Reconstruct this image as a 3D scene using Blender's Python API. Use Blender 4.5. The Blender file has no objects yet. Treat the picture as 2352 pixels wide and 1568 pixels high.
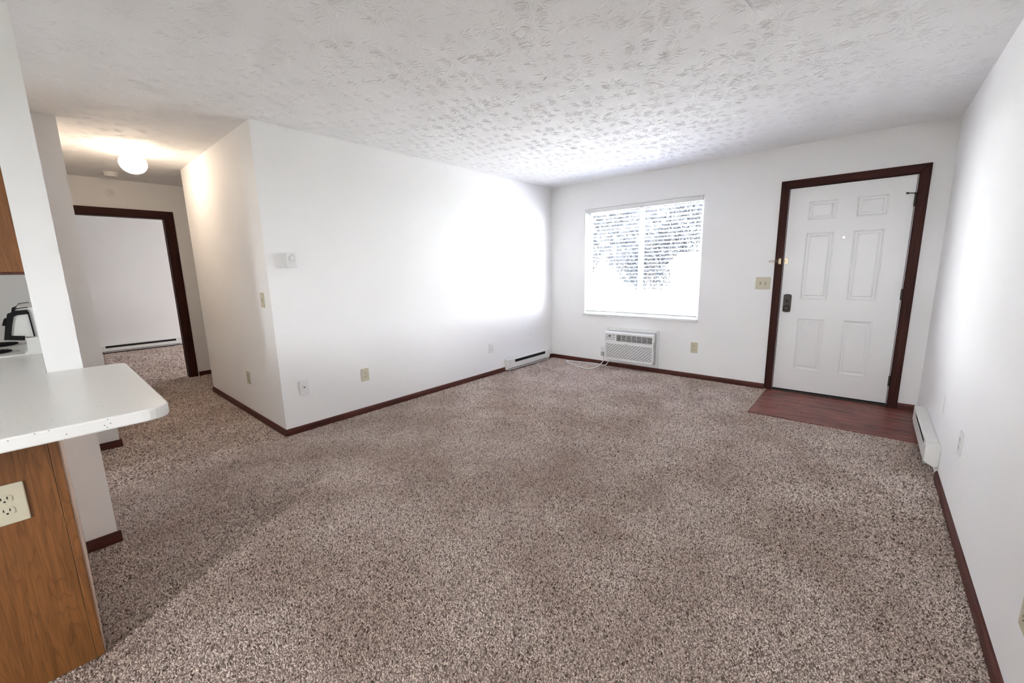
import bpy, bmesh, math, random
import numpy as np
from mathutils import Vector, Matrix

random.seed(7); rng = np.random.default_rng(7)
scene = bpy.context.scene
COL = scene.collection

# ------------------------------------------------------------------ camera
W, L, H = 3.956, 3.786, 2.44
CAM = Vector((3.5263, -4.9726, 1.3256))
YAW, PITCH, ROLL, FPX = 0.7164, -0.1750, -0.0215, 938.95
fwd = Vector((-math.sin(YAW)*math.cos(PITCH), math.cos(YAW)*math.cos(PITCH), math.sin(PITCH)))
rgt = Vector((math.cos(YAW), math.sin(YAW), 0)); upv = rgt.cross(fwd)
r2 = math.cos(ROLL)*rgt + math.sin(ROLL)*upv
u2 = -math.sin(ROLL)*rgt + math.cos(ROLL)*upv
cam_d = bpy.data.cameras.new('camera'); cam = bpy.data.objects.new('camera', cam_d)
cam_d.sensor_fit = 'HORIZONTAL'; cam_d.sensor_width = 36.0
cam_d.lens = 36.0*FPX/2352.0; cam_d.clip_start = 0.02
M = Matrix((r2, u2, -fwd)).transposed().to_4x4(); M.translation = CAM
cam.matrix_world = M
COL.objects.link(cam); scene.camera = cam

# ------------------------------------------------------------------ world, lights, exposure
SKY = 19.0; GLOBE = 5.5; KFILL = 2.5
world = bpy.data.worlds.new('world'); scene.world = world; world.use_nodes = True
bg = world.node_tree.nodes['Background']
bg.inputs[0].default_value = (0.975, 0.955, 1.0, 1); bg.inputs[1].default_value = SKY
scene.view_settings.view_transform = 'Standard'; scene.view_settings.look = 'None'
scene.view_settings.gamma = 1.0; scene.view_settings.use_curve_mapping = False
scene.view_settings.exposure = 2.47
scene.cycles.max_bounces = 10; scene.cycles.diffuse_bounces = 6; scene.cycles.glossy_bounces = 3
scene.cycles.use_adaptive_sampling = True; scene.cycles.adaptive_threshold = 0.06
scene.cycles.time_limit = 1000; scene.cycles.use_auto_tile = False
scene.cycles.transparent_max_bounces = 16
scene.cycles.sample_clamp_indirect = 6.0
scene.cycles.caustics_reflective = False; scene.cycles.caustics_refractive = False

def portal(name, cx, cz, sx, sz, y, rot=-90):
    l = bpy.data.lights.new(name, 'AREA'); l.shape = 'RECTANGLE'; l.size = sx; l.size_y = sz
    l.cycles.is_portal = True
    o = bpy.data.objects.new(name, l); o.location = (cx, y, cz)
    o.rotation_euler = (math.radians(rot), 0, 0); COL.objects.link(o)
portal('daylight_portal', 1.307, 1.395, 1.508, 1.39, 0.145)
portal('daylight_portal', -4.95, 1.5, 0.9, 1.2, 0.145)
FILL_WIN = (2.80, 3.30, 1.00, 2.06)  # opening of an unseen window added behind the camera for fill light
portal('daylight_portal', (FILL_WIN[0]+FILL_WIN[1])/2, 1.53, FILL_WIN[1]-FILL_WIN[0], 1.06, -7.41, 90)

# ------------------------------------------------------------------ materials
def nodes_of(name):
    m = bpy.data.materials.new(name); m.use_nodes = True
    nt = m.node_tree; return m, nt, nt.nodes['Principled BSDF']
def add(nt, t, **kw):
    n = nt.nodes.new(t)
    for k, v in kw.items(): setattr(n, k, v)
    return n
def rgb(c): return (c[0], c[1], c[2], 1)
def objco(nt, scale=(1, 1, 1)):
    g = add(nt, 'ShaderNodeNewGeometry'); mp = add(nt, 'ShaderNodeMapping')
    mp.inputs['Scale'].default_value = scale
    nt.links.new(g.outputs['Position'], mp.inputs['Vector']); return mp.outputs[0]
def plain(name, col, rough=0.5, metal=0.0, var=0.04, vscale=6.0, bump=0.0, bscale=200.0, bdist=0.001, spec=0.5, coat=0.0):
    m, nt, b = nodes_of(name)
    co = objco(nt)
    n = add(nt, 'ShaderNodeTexNoise'); n.inputs['Scale'].default_value = vscale; n.inputs['Detail'].default_value = 3
    nt.links.new(co, n.inputs['Vector'])
    r = add(nt, 'ShaderNodeValToRGB')
    r.color_ramp.elements[0].position = 0.3; r.color_ramp.elements[1].position = 0.7
    r.color_ramp.elements[0].color = rgb([c*(1-var) for c in col]); r.color_ramp.elements[1].color = rgb([min(1, c*(1+var)) for c in col])
    nt.links.new(n.outputs['Fac'], r.inputs[0]); nt.links.new(r.outputs[0], b.inputs['Base Color'])
    b.inputs['Roughness'].default_value = rough; b.inputs['Metallic'].default_value = metal
    b.inputs['Specular IOR Level'].default_value = spec; b.inputs['Coat Weight'].default_value = coat
    if bump:
        n2 = add(nt, 'ShaderNodeTexNoise'); n2.inputs['Scale'].default_value = bscale; n2.inputs['Detail'].default_value = 2
        nt.links.new(co, n2.inputs['Vector'])
        bp = add(nt, 'ShaderNodeBump'); bp.inputs['Strength'].default_value = bump; bp.inputs['Distance'].default_value = bdist
        nt.links.new(n2.outputs['Fac'], bp.inputs['Height']); nt.links.new(bp.outputs[0], b.inputs['Normal'])
    return m
def wood(name, c1, c2, axis, stretch, rough=0.4, scale=1.0, coat=0.0, rings=True, lenf=0.05, spec=0.5):
    """streaky grain running along axis (0,1,2)"""
    m, nt, b = nodes_of(name)
    s = [stretch]*3; s[axis] = stretch*lenf
    co = objco(nt, s)
    n = add(nt, 'ShaderNodeTexNoise'); n.inputs['Scale'].default_value = scale; n.inputs['Detail'].default_value = 6
    n.inputs['Roughness'].default_value = 0.65; n.inputs['Distortion'].default_value = 0.8
    nt.links.new(co, n.inputs['Vector'])
    r = add(nt, 'ShaderNodeValToRGB')
    r.color_ramp.elements[0].position = 0.32; r.color_ramp.elements[1].position = 0.68
    r.color_ramp.elements[0].color = rgb(c1); r.color_ramp.elements[1].color = rgb(c2)
    nt.links.new(n.outputs['Fac'], r.inputs[0])
    out = r.outputs[0]
    if rings:
        s2 = [stretch*0.22]*3; s2[axis] = stretch*0.022
        co2 = objco(nt, s2)
        n2 = add(nt, 'ShaderNodeTexNoise'); n2.inputs['Scale'].default_value = 1.0; n2.inputs['Detail'].default_value = 1
        nt.links.new(co2, n2.inputs['Vector'])
        mu = add(nt, 'ShaderNodeMath', operation='MULTIPLY'); mu.inputs[1].default_value = 13.0
        nt.links.new(n2.outputs['Fac'], mu.inputs[0])
        fr = add(nt, 'ShaderNodeMath', operation='FRACT'); nt.links.new(mu.outputs[0], fr.inputs[0])
        rr = add(nt, 'ShaderNodeValToRGB')
        e = rr.color_ramp.elements; e[0].position = 0.0; e[0].color = (0.72, 0.66, 0.58, 1); e[1].position = 0.28; e[1].color = (1, 1, 1, 1)
        nt.links.new(fr.outputs[0], rr.inputs[0])
        mx = add(nt, 'ShaderNodeMix', data_type='RGBA', blend_type='MULTIPLY'); mx.inputs[0].default_value = 0.8
        nt.links.new(out, mx.inputs[6]); nt.links.new(rr.outputs[0], mx.inputs[7]); out = mx.outputs[2]
    nt.links.new(out, b.inputs['Base Color']); b.inputs['Roughness'].default_value = rough
    b.inputs['Coat Weight'].default_value = coat; b.inputs['Specular IOR Level'].default_value = spec
    return m
def emissive(name, col, strength):
    m, nt, b = nodes_of(name)
    b.inputs['Base Color'].default_value = (0.9, 0.9, 0.88, 1)
    b.inputs['Emission Color'].default_value = rgb(col); b.inputs['Emission Strength'].default_value = strength
    return m

MAT = {}
MAT['wall'] = plain('wall_paint', (0.90, 0.893, 0.89), 0.65, var=0.012, vscale=1.5, bump=0.25, bscale=320, bdist=0.0006, spec=0.25)
MAT['ceiling'] = plain('ceiling_paint', (0.905, 0.903, 0.905), 0.8, var=0.015, vscale=3, bump=0.35, bscale=90, bdist=0.002, spec=0.15)
MAT['trim'] = wood('mahogany_trim', (0.050, 0.013, 0.010), (0.125, 0.038, 0.028), 0, 60, 0.5, rings=False, spec=0.25)
MAT['trim_v'] = wood('mahogany_trim_upright', (0.022, 0.0050, 0.0035), (0.062, 0.0165, 0.011), 2, 60, 0.55, rings=False, spec=0.18)
MAT['trim_y'] = wood('mahogany_trim_cross', (0.050, 0.013, 0.010), (0.125, 0.038, 0.028), 1, 60, 0.5, rings=False, spec=0.25)
MAT['plank'] = wood('vinyl_plank', (0.045, 0.011, 0.008), (0.34, 0.112, 0.082), 0, 26, 0.40, rings=False, lenf=0.14, spec=0.35)
MAT['oak'] = wood('oak_veneer', (0.150, 0.056, 0.014), (0.270, 0.108, 0.031), 2, 90, 0.42, coat=0.1)
MAT['door'] = plain('door_paint', (0.84, 0.835, 0.83), 0.38, var=0.01, vscale=3)
MAT['white'] = plain('white_plastic', (0.80, 0.80, 0.79), 0.38, var=0.015)
MAT['white_metal'] = plain('white_enamel', (0.80, 0.79, 0.76), 0.33, var=0.03, vscale=4)
MAT['grey_plastic'] = plain('grey_plastic', (0.55, 0.55, 0.55), 0.45)
MAT['almond'] = plain('almond_plastic', (0.60, 0.555, 0.42), 0.4, var=0.03)
MAT['dark'] = plain('dark_void', (0.012, 0.011, 0.011), 0.7)
MAT['black'] = plain('black_plastic', (0.008, 0.008, 0.009), 0.6, spec=0.2)
MAT['bronze'] = plain('dark_bronze', (0.045, 0.036, 0.028), 0.42, metal=0.3, var=0.2, vscale=30)
MAT['brass'] = plain('brass', (0.50, 0.42, 0.28), 0.35, metal=1.0)
MAT['steel'] = plain('steel', (0.60, 0.60, 0.60), 0.3, metal=1.0)
MAT['strip'] = plain('beige_strip', (0.42, 0.33, 0.26), 0.45)
MAT['enamel'] = plain('range_enamel', (0.82, 0.82, 0.80), 0.18)
MAT['vinyl_floor'] = plain('kitchen_vinyl', (0.45, 0.40, 0.34), 0.4, var=0.1)
MAT['backlit_frame'] = plain('window_frame_backlit', (0.40, 0.42, 0.49), 0.5)  # backlit shade of the window frame put into its grey-blue colour
MAT['blind'] = plain('blind_vinyl_shaded', (0.41, 0.425, 0.51), 0.45, var=0.01)  # white slats toned blue-grey, their backlit shade put into the colour
MAT['concrete'] = plain('pale_concrete', (0.40, 0.395, 0.39), 0.9, var=0.1, vscale=1)
MAT['grass'] = plain('grass_ground', (0.07, 0.085, 0.05), 0.95, var=0.3, vscale=8)
MAT['bark'] = plain('bark', (0.10, 0.085, 0.075), 0.9, var=0.3, vscale=20)
MAT['hazy_leaf'] = plain('hazy_leaf', (0.026, 0.029, 0.036), 0.8, spec=0.15, var=0.4, vscale=5)  # bluish haze mixed into the leaf colour
MAT['siding'] = plain('white_siding', (0.60, 0.60, 0.60), 0.7)

def glass_mat():
    m, nt, b = nodes_of('window_glass'); nt.nodes.remove(b)
    out = [n for n in nt.nodes if n.type == 'OUTPUT_MATERIAL'][0]
    t = add(nt, 'ShaderNodeBsdfTransparent'); t.inputs[0].default_value = (0.94, 0.97, 0.96, 1)
    g = add(nt, 'ShaderNodeBsdfGlossy'); g.inputs['Roughness'].default_value = 0.02
    mx = add(nt, 'ShaderNodeMixShader'); mx.inputs[0].default_value = 0.06
    nt.links.new(t.outputs[0], mx.inputs[1]); nt.links.new(g.outputs[0], mx.inputs[2]); nt.links.new(mx.outputs[0], out.inputs[0])
    return m
MAT['glass'] = glass_mat()
MAT['tan'] = plain('bounce_tan_board', (0.66, 0.50, 0.39), 0.6)  # white end board toned tan, warm bounce light put into its colour

def counter_mat():
    m, nt, b = nodes_of('speckled_laminate')
    co = objco(nt)
    v = add(nt, 'ShaderNodeTexVoronoi'); v.inputs['Scale'].default_value = 120
    nt.links.new(co, v.inputs['Vector'])
    s = add(nt, 'ShaderNodeSeparateColor'); nt.links.new(v.outputs['Color'], s.inputs[0])
    lt = add(nt, 'ShaderNodeMath', operation='LESS_THAN'); lt.inputs[1].default_value = 0.045; nt.links.new(s.outputs[0], lt.inputs[0])
    d = add(nt, 'ShaderNodeMath', operation='LESS_THAN'); d.inputs[1].default_value = 0.22; nt.links.new(v.outputs['Distance'], d.inputs[0])
    mu = add(nt, 'ShaderNodeMath', operation='MULTIPLY'); nt.links.new(lt.outputs[0], mu.inputs[0]); nt.links.new(d.outputs[0], mu.inputs[1])
    mx = add(nt, 'ShaderNodeMix', data_type='RGBA'); mx.inputs[6].default_value = (0.86, 0.855, 0.835, 1); mx.inputs[7].default_value = (0.33, 0.32, 0.33, 1)
    nt.links.new(mu.outputs[0], mx.inputs[0]); nt.links.new(mx.outputs[2], b.inputs['Base Color'])
    b.inputs['Roughness'].default_value = 0.30
    return m
MAT['counter'] = counter_mat()

def carpet_mat(name, lo, hi):
    m, nt, b = nodes_of(name)
    a = add(nt, 'ShaderNodeAttribute', attribute_name='tone')
    co = objco(nt)
    n = add(nt, 'ShaderNodeTexNoise'); n.inputs['Scale'].default_value = 2.2; n.inputs['Detail'].default_value = 4
    nt.links.new(co, n.inputs['Vector'])
    r = add(nt, 'ShaderNodeValToRGB'); e = r.color_ramp.elements
    e[0].position = 0.05; e[0].color = rgb(lo); e[1].position = 0.95; e[1].color = rgb(hi)
    nt.links.new(a.outputs['Fac'], r.inputs[0])
    r2_ = add(nt, 'ShaderNodeValToRGB'); e = r2_.color_ramp.elements
    e[0].position = 0.38; e[0].color = (0.76, 0.715, 0.69, 1); e[1].position = 0.62; e[1].color = (1, 1, 1, 1)
    nt.links.new(n.outputs['Fac'], r2_.inputs[0])
    mx = add(nt, 'ShaderNodeMix', data_type='RGBA', blend_type='MULTIPLY'); mx.inputs[0].default_value = 1.0
    nt.links.new(r.outputs[0], mx.inputs[6]); nt.links.new(r2_.outputs[0], mx.inputs[7])
    nt.links.new(mx.outputs[2], b.inputs['Base Color'])
    b.inputs['Roughness'].default_value = 1.0; b.inputs['Specular IOR Level'].default_value = 0.05
    return m
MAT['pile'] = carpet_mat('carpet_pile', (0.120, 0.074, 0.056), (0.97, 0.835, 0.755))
MAT['carpet'] = plain('carpet_backing', (0.36, 0.28, 0.25), 1.0, var=0.3, vscale=60, spec=0.05)

# ------------------------------------------------------------------ mesh helpers
class MB:
    def __init__(s, M=None): s.v = []; s.f = []; s.M = M
    def put(s, pts):
        i = len(s.v)
        for p in pts:
            p = Vector(p); s.v.append(tuple(s.M @ p) if s.M else tuple(p))
        return i
    def box(s, x0, x1, y0, y1, z0, z1):
        i = s.put([(x0,y0,z0),(x1,y0,z0),(x1,y1,z0),(x0,y1,z0),(x0,y0,z1),(x1,y0,z1),(x1,y1,z1),(x0,y1,z1)])
        for q in ((0,3,2,1),(4,5,6,7),(0,1,5,4),(1,2,6,5),(2,3,7,6),(3,0,4,7)): s.f.append(tuple(i+k for k in q))
        return s
    def prism(s, poly, axis, a, b):
        """poly: 2D points in the other two axes (order x<y<z), extruded from a to b along axis"""
        def P(q, t):
            c = list(q); c.insert(axis, t); return c
        n = len(poly); i = s.put([P(q, a) for q in poly] + [P(q, b) for q in poly])
        s.f.append(tuple(i+k for k in range(n))); s.f.append(tuple(i+n+k for k in reversed(range(n))))
        for k in range(n): s.f.append((i+k, i+(k+1) % n, i+n+(k+1) % n, i+n+k))
        return s
    def cyl(s, c, axis, r, h, n=24, r1=None):
        """from centre c along axis by h"""
        r1 = r if r1 is None else r1; c = Vector(c); ax = Vector((0,0,0)); ax[axis] = 1
        e1 = Vector((0,0,0)); e1[(axis+1) % 3] = 1; e2 = ax.cross(e1)
        A = [c + (e1*math.cos(2*math.pi*k/n)+e2*math.sin(2*math.pi*k/n))*r for k in range(n)]
        B = [c + ax*h + (e1*math.cos(2*math.pi*k/n)+e2*math.sin(2*math.pi*k/n))*r1 for k in range(n)]
        i = s.put(A+B); s.f.append(tuple(i+k for k in reversed(range(n)))); s.f.append(tuple(i+n+k for k in range(n)))
        for k in range(n): s.f.append((i+k, i+(k+1) % n, i+n+(k+1) % n, i+n+k))
        return s
    def lathe(s, c, prof, n=40, axis=2):
        """prof: (radius, offset along axis)"""
        c = Vector(c); ax = Vector((0,0,0)); ax[axis] = 1
        e1 = Vector((0,0,0)); e1[(axis+1) % 3] = 1; e2 = ax.cross(e1); rings = []
        for r, h in prof:
            rings.append(s.put([c+ax*h+(e1*math.cos(2*math.pi*k/n)+e2*math.sin(2*math.pi*k/n))*max(r, 1e-5) for k in range(n)]))
        for a, b in zip(rings, rings[1:]):
            for k in range(n): s.f.append((a+k, a+(k+1) % n, b+(k+1) % n, b+k))
        return s
    def tube(s, pts, r, n=10, closed=False):
        pts = [Vector(p) for p in pts]; rings = []; m = len(pts); prev = None
        for i, p in enumerate(pts):
            if closed: t = pts[(i+1) % m]-pts[i-1]
            else: t = pts[min(i+1, m-1)]-pts[max(i-1, 0)]
            t.normalize()
            if prev is None: e = t.orthogonal().normalized()
            else: e = (prev - t*prev.dot(t)).normalized()
            prev = e; g = t.cross(e)
            rings.append(s.put([p+(e*math.cos(2*math.pi*k/n)+g*math.sin(2*math.pi*k/n))*r for k in range(n)]))
        for j in range(m if closed else m-1):
            a, b = rings[j], rings[(j+1) % m]
            for k in range(n): s.f.append((a+k, a+(k+1) % n, b+(k+1) % n, b+k))
        if not closed:
            s.f.append(tuple(rings[0]+k for k in reversed(range(n)))); s.f.append(tuple(rings[-1]+k for k in range(n)))
        return s
    def build(s, name, mat, parent=None, smooth=False, bevel=0.0, seg=2):
        off = Vector(wloc(parent)) if parent else Vector((0,0,0))
        me = bpy.data.meshes.new(name)
        me.from_pydata([tuple(Vector(v)-off) for v in s.v], [], s.f)
        bm = bmesh.new(); bm.from_mesh(me); bmesh.ops.recalc_face_normals(bm, faces=bm.faces); bm.to_mesh(me); bm.free()
        me.materials.append(MAT[mat])
        if smooth:
            me.polygons.foreach_set('use_smooth', [True]*len(me.polygons))
            try: me.set_sharp_from_angle(angle=math.radians(40))
            except Exception: pass
        o = bpy.data.objects.new(name, me); COL.objects.link(o)
        if parent: o.parent = parent
        if bevel:
            md = o.modifiers.new('bevel', 'BEVEL'); md.width = bevel; md.segments = seg; md.limit_method = 'ANGLE'; md.angle_limit = math.radians(35)
        return o
def wloc(o):
    v = Vector((0,0,0))
    while o: v = v + o.location; o = o.parent
    return v
def smooth_path(pts, per=8):
    pts = [Vector(p) for p in pts]; out = []
    for i in range(len(pts)-1):
        p0 = pts[max(i-1, 0)]; p1 = pts[i]; p2 = pts[i+1]; p3 = pts[min(i+2, len(pts)-1)]
        for k in range(per):
            t = k/per
            out.append(0.5*((2*p1)+(p2-p0)*t+(2*p0-5*p1+4*p2-p3)*t*t+(3*p1-p0-3*p2+p3)*t**3))
    out.append(pts[-1]); return out
def tag(o, label=None, cat=None, group=None, kind=None):
    for k, v in (('label', label), ('category', cat), ('group', group), ('kind', kind)):
        if v: o[k] = v
    return o
def thing(name, loc, label, cat, group=None, kind=None):
    o = bpy.data.objects.new(name, None); o.empty_display_size = 0.1; o.location = loc; COL.objects.link(o)
    return tag(o, label, cat, group, kind)
def struct(o, label, cat): return tag(o, label, cat, kind='structure')
def frame_of(c, right, normal):
    r = Vector(right); n = Vector(normal); u = Vector((0,0,1))
    m = Matrix((r, u, n)).transposed().to_4x4(); m.translation = Vector(c); return m   # local x=right, y=up, z=out of the wall

def wall_cells(axis, a0, a1, t0, t1, holes, z0=0.0, z1=H):
    """wall slab running along axis (0: x, 1: y), thickness t0..t1 in the other, rectangular holes (u0,u1,z0,z1)"""
    us = sorted({a0, a1, *[h[0] for h in holes], *[h[1] for h in holes]}); zs = sorted({z0, z1, *[h[2] for h in holes], *[h[3] for h in holes]})
    us = [u for u in us if a0 <= u <= a1]; zs = [z for z in zs if z0 <= z <= z1]
    nu, nz = len(us)-1, len(zs)-1
    def solid(i, j):
        if not (0 <= i < nu and 0 <= j < nz): return False
        cu, cz = (us[i]+us[i+1])/2, (zs[j]+zs[j+1])/2
        return not any(h[0] < cu < h[1] and h[2] < cz < h[3] for h in holes)
    mb = MB()
    def P(u, t, z): return (u, t, z) if axis == 0 else (t, u, z)
    def quad(*p): i = mb.put(p); mb.f.append((i, i+1, i+2, i+3))
    for i in range(nu):
        for j in range(nz):
            if not solid(i, j): continue
            u0, u1, za, zb = us[i], us[i+1], zs[j], zs[j+1]
            quad(P(u0,t0,za), P(u1,t0,za), P(u1,t0,zb), P(u0,t0,zb)); quad(P(u0,t1,za), P(u0,t1,zb), P(u1,t1,zb), P(u1,t1,za))
            if not solid(i-1, j): quad(P(u0,t0,za), P(u0,t0,zb), P(u0,t1,zb), P(u0,t1,za))
            if not solid(i+1, j): quad(P(u1,t0,za), P(u1,t1,za), P(u1,t1,zb), P(u1,t0,zb))
            if not solid(i, j-1): quad(P(u0,t0,za), P(u0,t1,za), P(u1,t1,za), P(u1,t0,za))
            if not solid(i, j+1): quad(P(u0,t0,zb), P(u1,t0,zb), P(u1,t1,zb), P(u0,t1,zb))
    # weld so the wall is one clean shell
    key = {}; remap = []; nv = []
    for v in mb.v:
        k = tuple(round(c, 5) for c in v)
        if k not in key: key[k] = len(nv); nv.append(v)
        remap.append(key[k])
    mb.v = nv; mb.f = [tuple(remap[i] for i in f) for f in mb.f]
    return mb

# ------------------------------------------------------------------ structure
X0, X1, Y0, Y1 = -6.735, 4.071, -7.415, 0.15
T = 0.115
WIN = (0.553, 2.061, 0.70, 2.09); DOOR = (2.83, 3.775, 0.0, 2.062); ACH = (0.945, 1.60, 0.085, 0.505); BWIN = (-5.40, -4.50, 0.9, 2.1)
struct(wall_cells(0, X0, X1, 0.0, 0.15, [WIN, DOOR, ACH, BWIN]).build('wall_back', 'wall'), 'white painted far wall holding the window and front door', 'wall')
struct(MB().box(-T, 0, -L, 0, 0, H).build('wall_left', 'wall'), 'long bright white wall left of the window corner', 'wall')
struct(MB().box(W, W+T, -7.3, 0, 0, H).build('wall_right', 'wall'), 'bright white wall along the right edge of the room', 'wall')
struct(MB().box(-2.125, -T, -L, -L+T, 0, H).build('wall_hall', 'wall'), 'cream-lit wall entering the hallway round the white corner', 'wall')
struct(MB().box(-2.125, -2.125+T, -L+T, -1.5, 0, H).build('wall_passage', 'wall'), 'hidden wall of the side passage off the hallway', 'wall')
struct(MB().box(-3.18, -2.125, -1.615, -1.5, 0, H).build('wall_passage_end', 'wall'), 'hidden end wall of the side passage', 'wall')
HD = (-4.603, -3.79, 0.0, 2.045)
struct(wall_cells(1, -4.995, -1.5, -3.295, -3.18, [HD]).build('wall_hall_end', 'wall'), 'dim wall at the end of the hallway around the dark doorway', 'wall')
struct(MB().box(-3.18, -0.87, -4.995, -4.71, 0, H).build('wall_closet', 'wall'), 'shaded wall end standing behind the white pillar', 'wall')
struct(MB().box(-0.87, 0.755, -4.995, -4.88, 0, H).build('wall_kitchen', 'wall'), 'white pillar-like wall end rising behind the countertop', 'wall')
struct(MB().box(-1.865, -1.75, -7.3, -4.995, 0, H).build('wall_kitchen_end', 'wall'), 'shaded kitchen wall seen past the range', 'wall')
struct(wall_cells(0, -1.865, X1, -7.415, -7.3, [FILL_WIN]).build('wall_front', 'wall'), 'white wall behind the camera', 'wall')
struct(MB().box(X0, X0+T, -5.6, 0, 0, H).build('wall_bedroom', 'wall'), 'pale bedroom wall seen through the hallway door', 'wall')
struct(MB().box(X0, -1.865, -5.715, -5.6, 0, H).build('wall_bedroom_side', 'wall'), 'hidden side wall of the bedroom', 'wall')
struct(MB().box(-3.295, -3.18, -1.5, 0, 0, H).build('wall_bedroom_inner', 'wall'), 'hidden inner wall of the bedroom', 'wall')
struct(MB().box(-3.295, -3.18, -5.6, -4.995, 0, H).build('wall_bedroom_corner', 'wall'), 'hidden corner wall of the bedroom', 'wall')

# ceiling with hand-stomped texture
ceil = struct(MB().box(X0, X1, Y0, Y1, H, H+0.12).build('ceiling', 'ceiling'), 'white ceiling with crow-foot stomped texture', 'ceiling')
def stomp():
    V = []; F = []
    pts = []
    def free(x, y):
        if x > 0: return -6.0 < y < -0.03 and x < W-0.03 and not (x < 0.77 and y < -4.86)
        return -3.1 < x and -4.69 < y < -L-0.02 or (-0.85 < x and -4.86 < y < -L-0.02)
    tries = 0
    for gx in np.arange(-3.2, W, 0.158):
        for gy in np.arange(-6.0, 0.0, 0.158):
            x = gx + random.uniform(-.06, .06); y = gy + random.uniform(-.06, .06)
            if free(x, y): pts.append((x, y))
    for (cx, cy) in pts:
        n = random.randint(28, 40); R = random.uniform(0.090, 0.130); a0 = random.random()*6.28; skip = random.random()*6.28
        for k in range(n):
            a = a0 + k*2*math.pi/n + random.uniform(-.10, .10)
            if abs((a-skip+math.pi) % (2*math.pi)-math.pi) < 0.5 and random.random() < .7: continue
            ra = random.uniform(0.010, 0.045); rb = min(R, ra + random.uniform(0.025, 0.070))
            bend = random.uniform(-.22, .22); w = random.uniform(0.0014, 0.0027); h = random.uniform(0.0008, 0.0017)
            sec = []
            for t in (0.0, 0.25, 0.75, 1.0):
                r = ra + (rb-ra)*t; b = a + bend*t*(rb-ra)/0.05
                sec.append((cx+r*math.cos(b), cy+r*math.sin(b), b))
            i = len(V)
            V.append((sec[0][0], sec[0][1], H))
            for q in (1, 2):
                x, y, b = sec[q]; nx, ny = -math.sin(b)*w, math.cos(b)*w
                V.append((x+nx, y+ny, H+0.0005)); V.append((x, y, H-h)); V.append((x-nx, y-ny, H+0.0005))
            V.append((sec[3][0], sec[3][1], H))
            F += [(i, i+1, i+2), (i, i+2, i+3), (i+1, i+4, i+5, i+2), (i+2, i+5, i+6, i+3), (i+7, i+5, i+4), (i+7, i+6, i+5)]
    me = bpy.data.meshes.new('stomped_texture'); me.from_pydata(V, [], F)
    bm = bmesh.new(); bm.from_mesh(me); bmesh.ops.recalc_face_normals(bm, faces=bm.faces); bm.to_mesh(me); bm.free()
    me.materials.append(MAT['ceiling'])
    me.polygons.foreach_set('use_smooth', [True]*len(me.polygons))
    o = bpy.data.objects.new('stomped_texture', me); COL.objects.link(o); o.parent = ceil; o['kind'] = 'stuff'
stomp()

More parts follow.
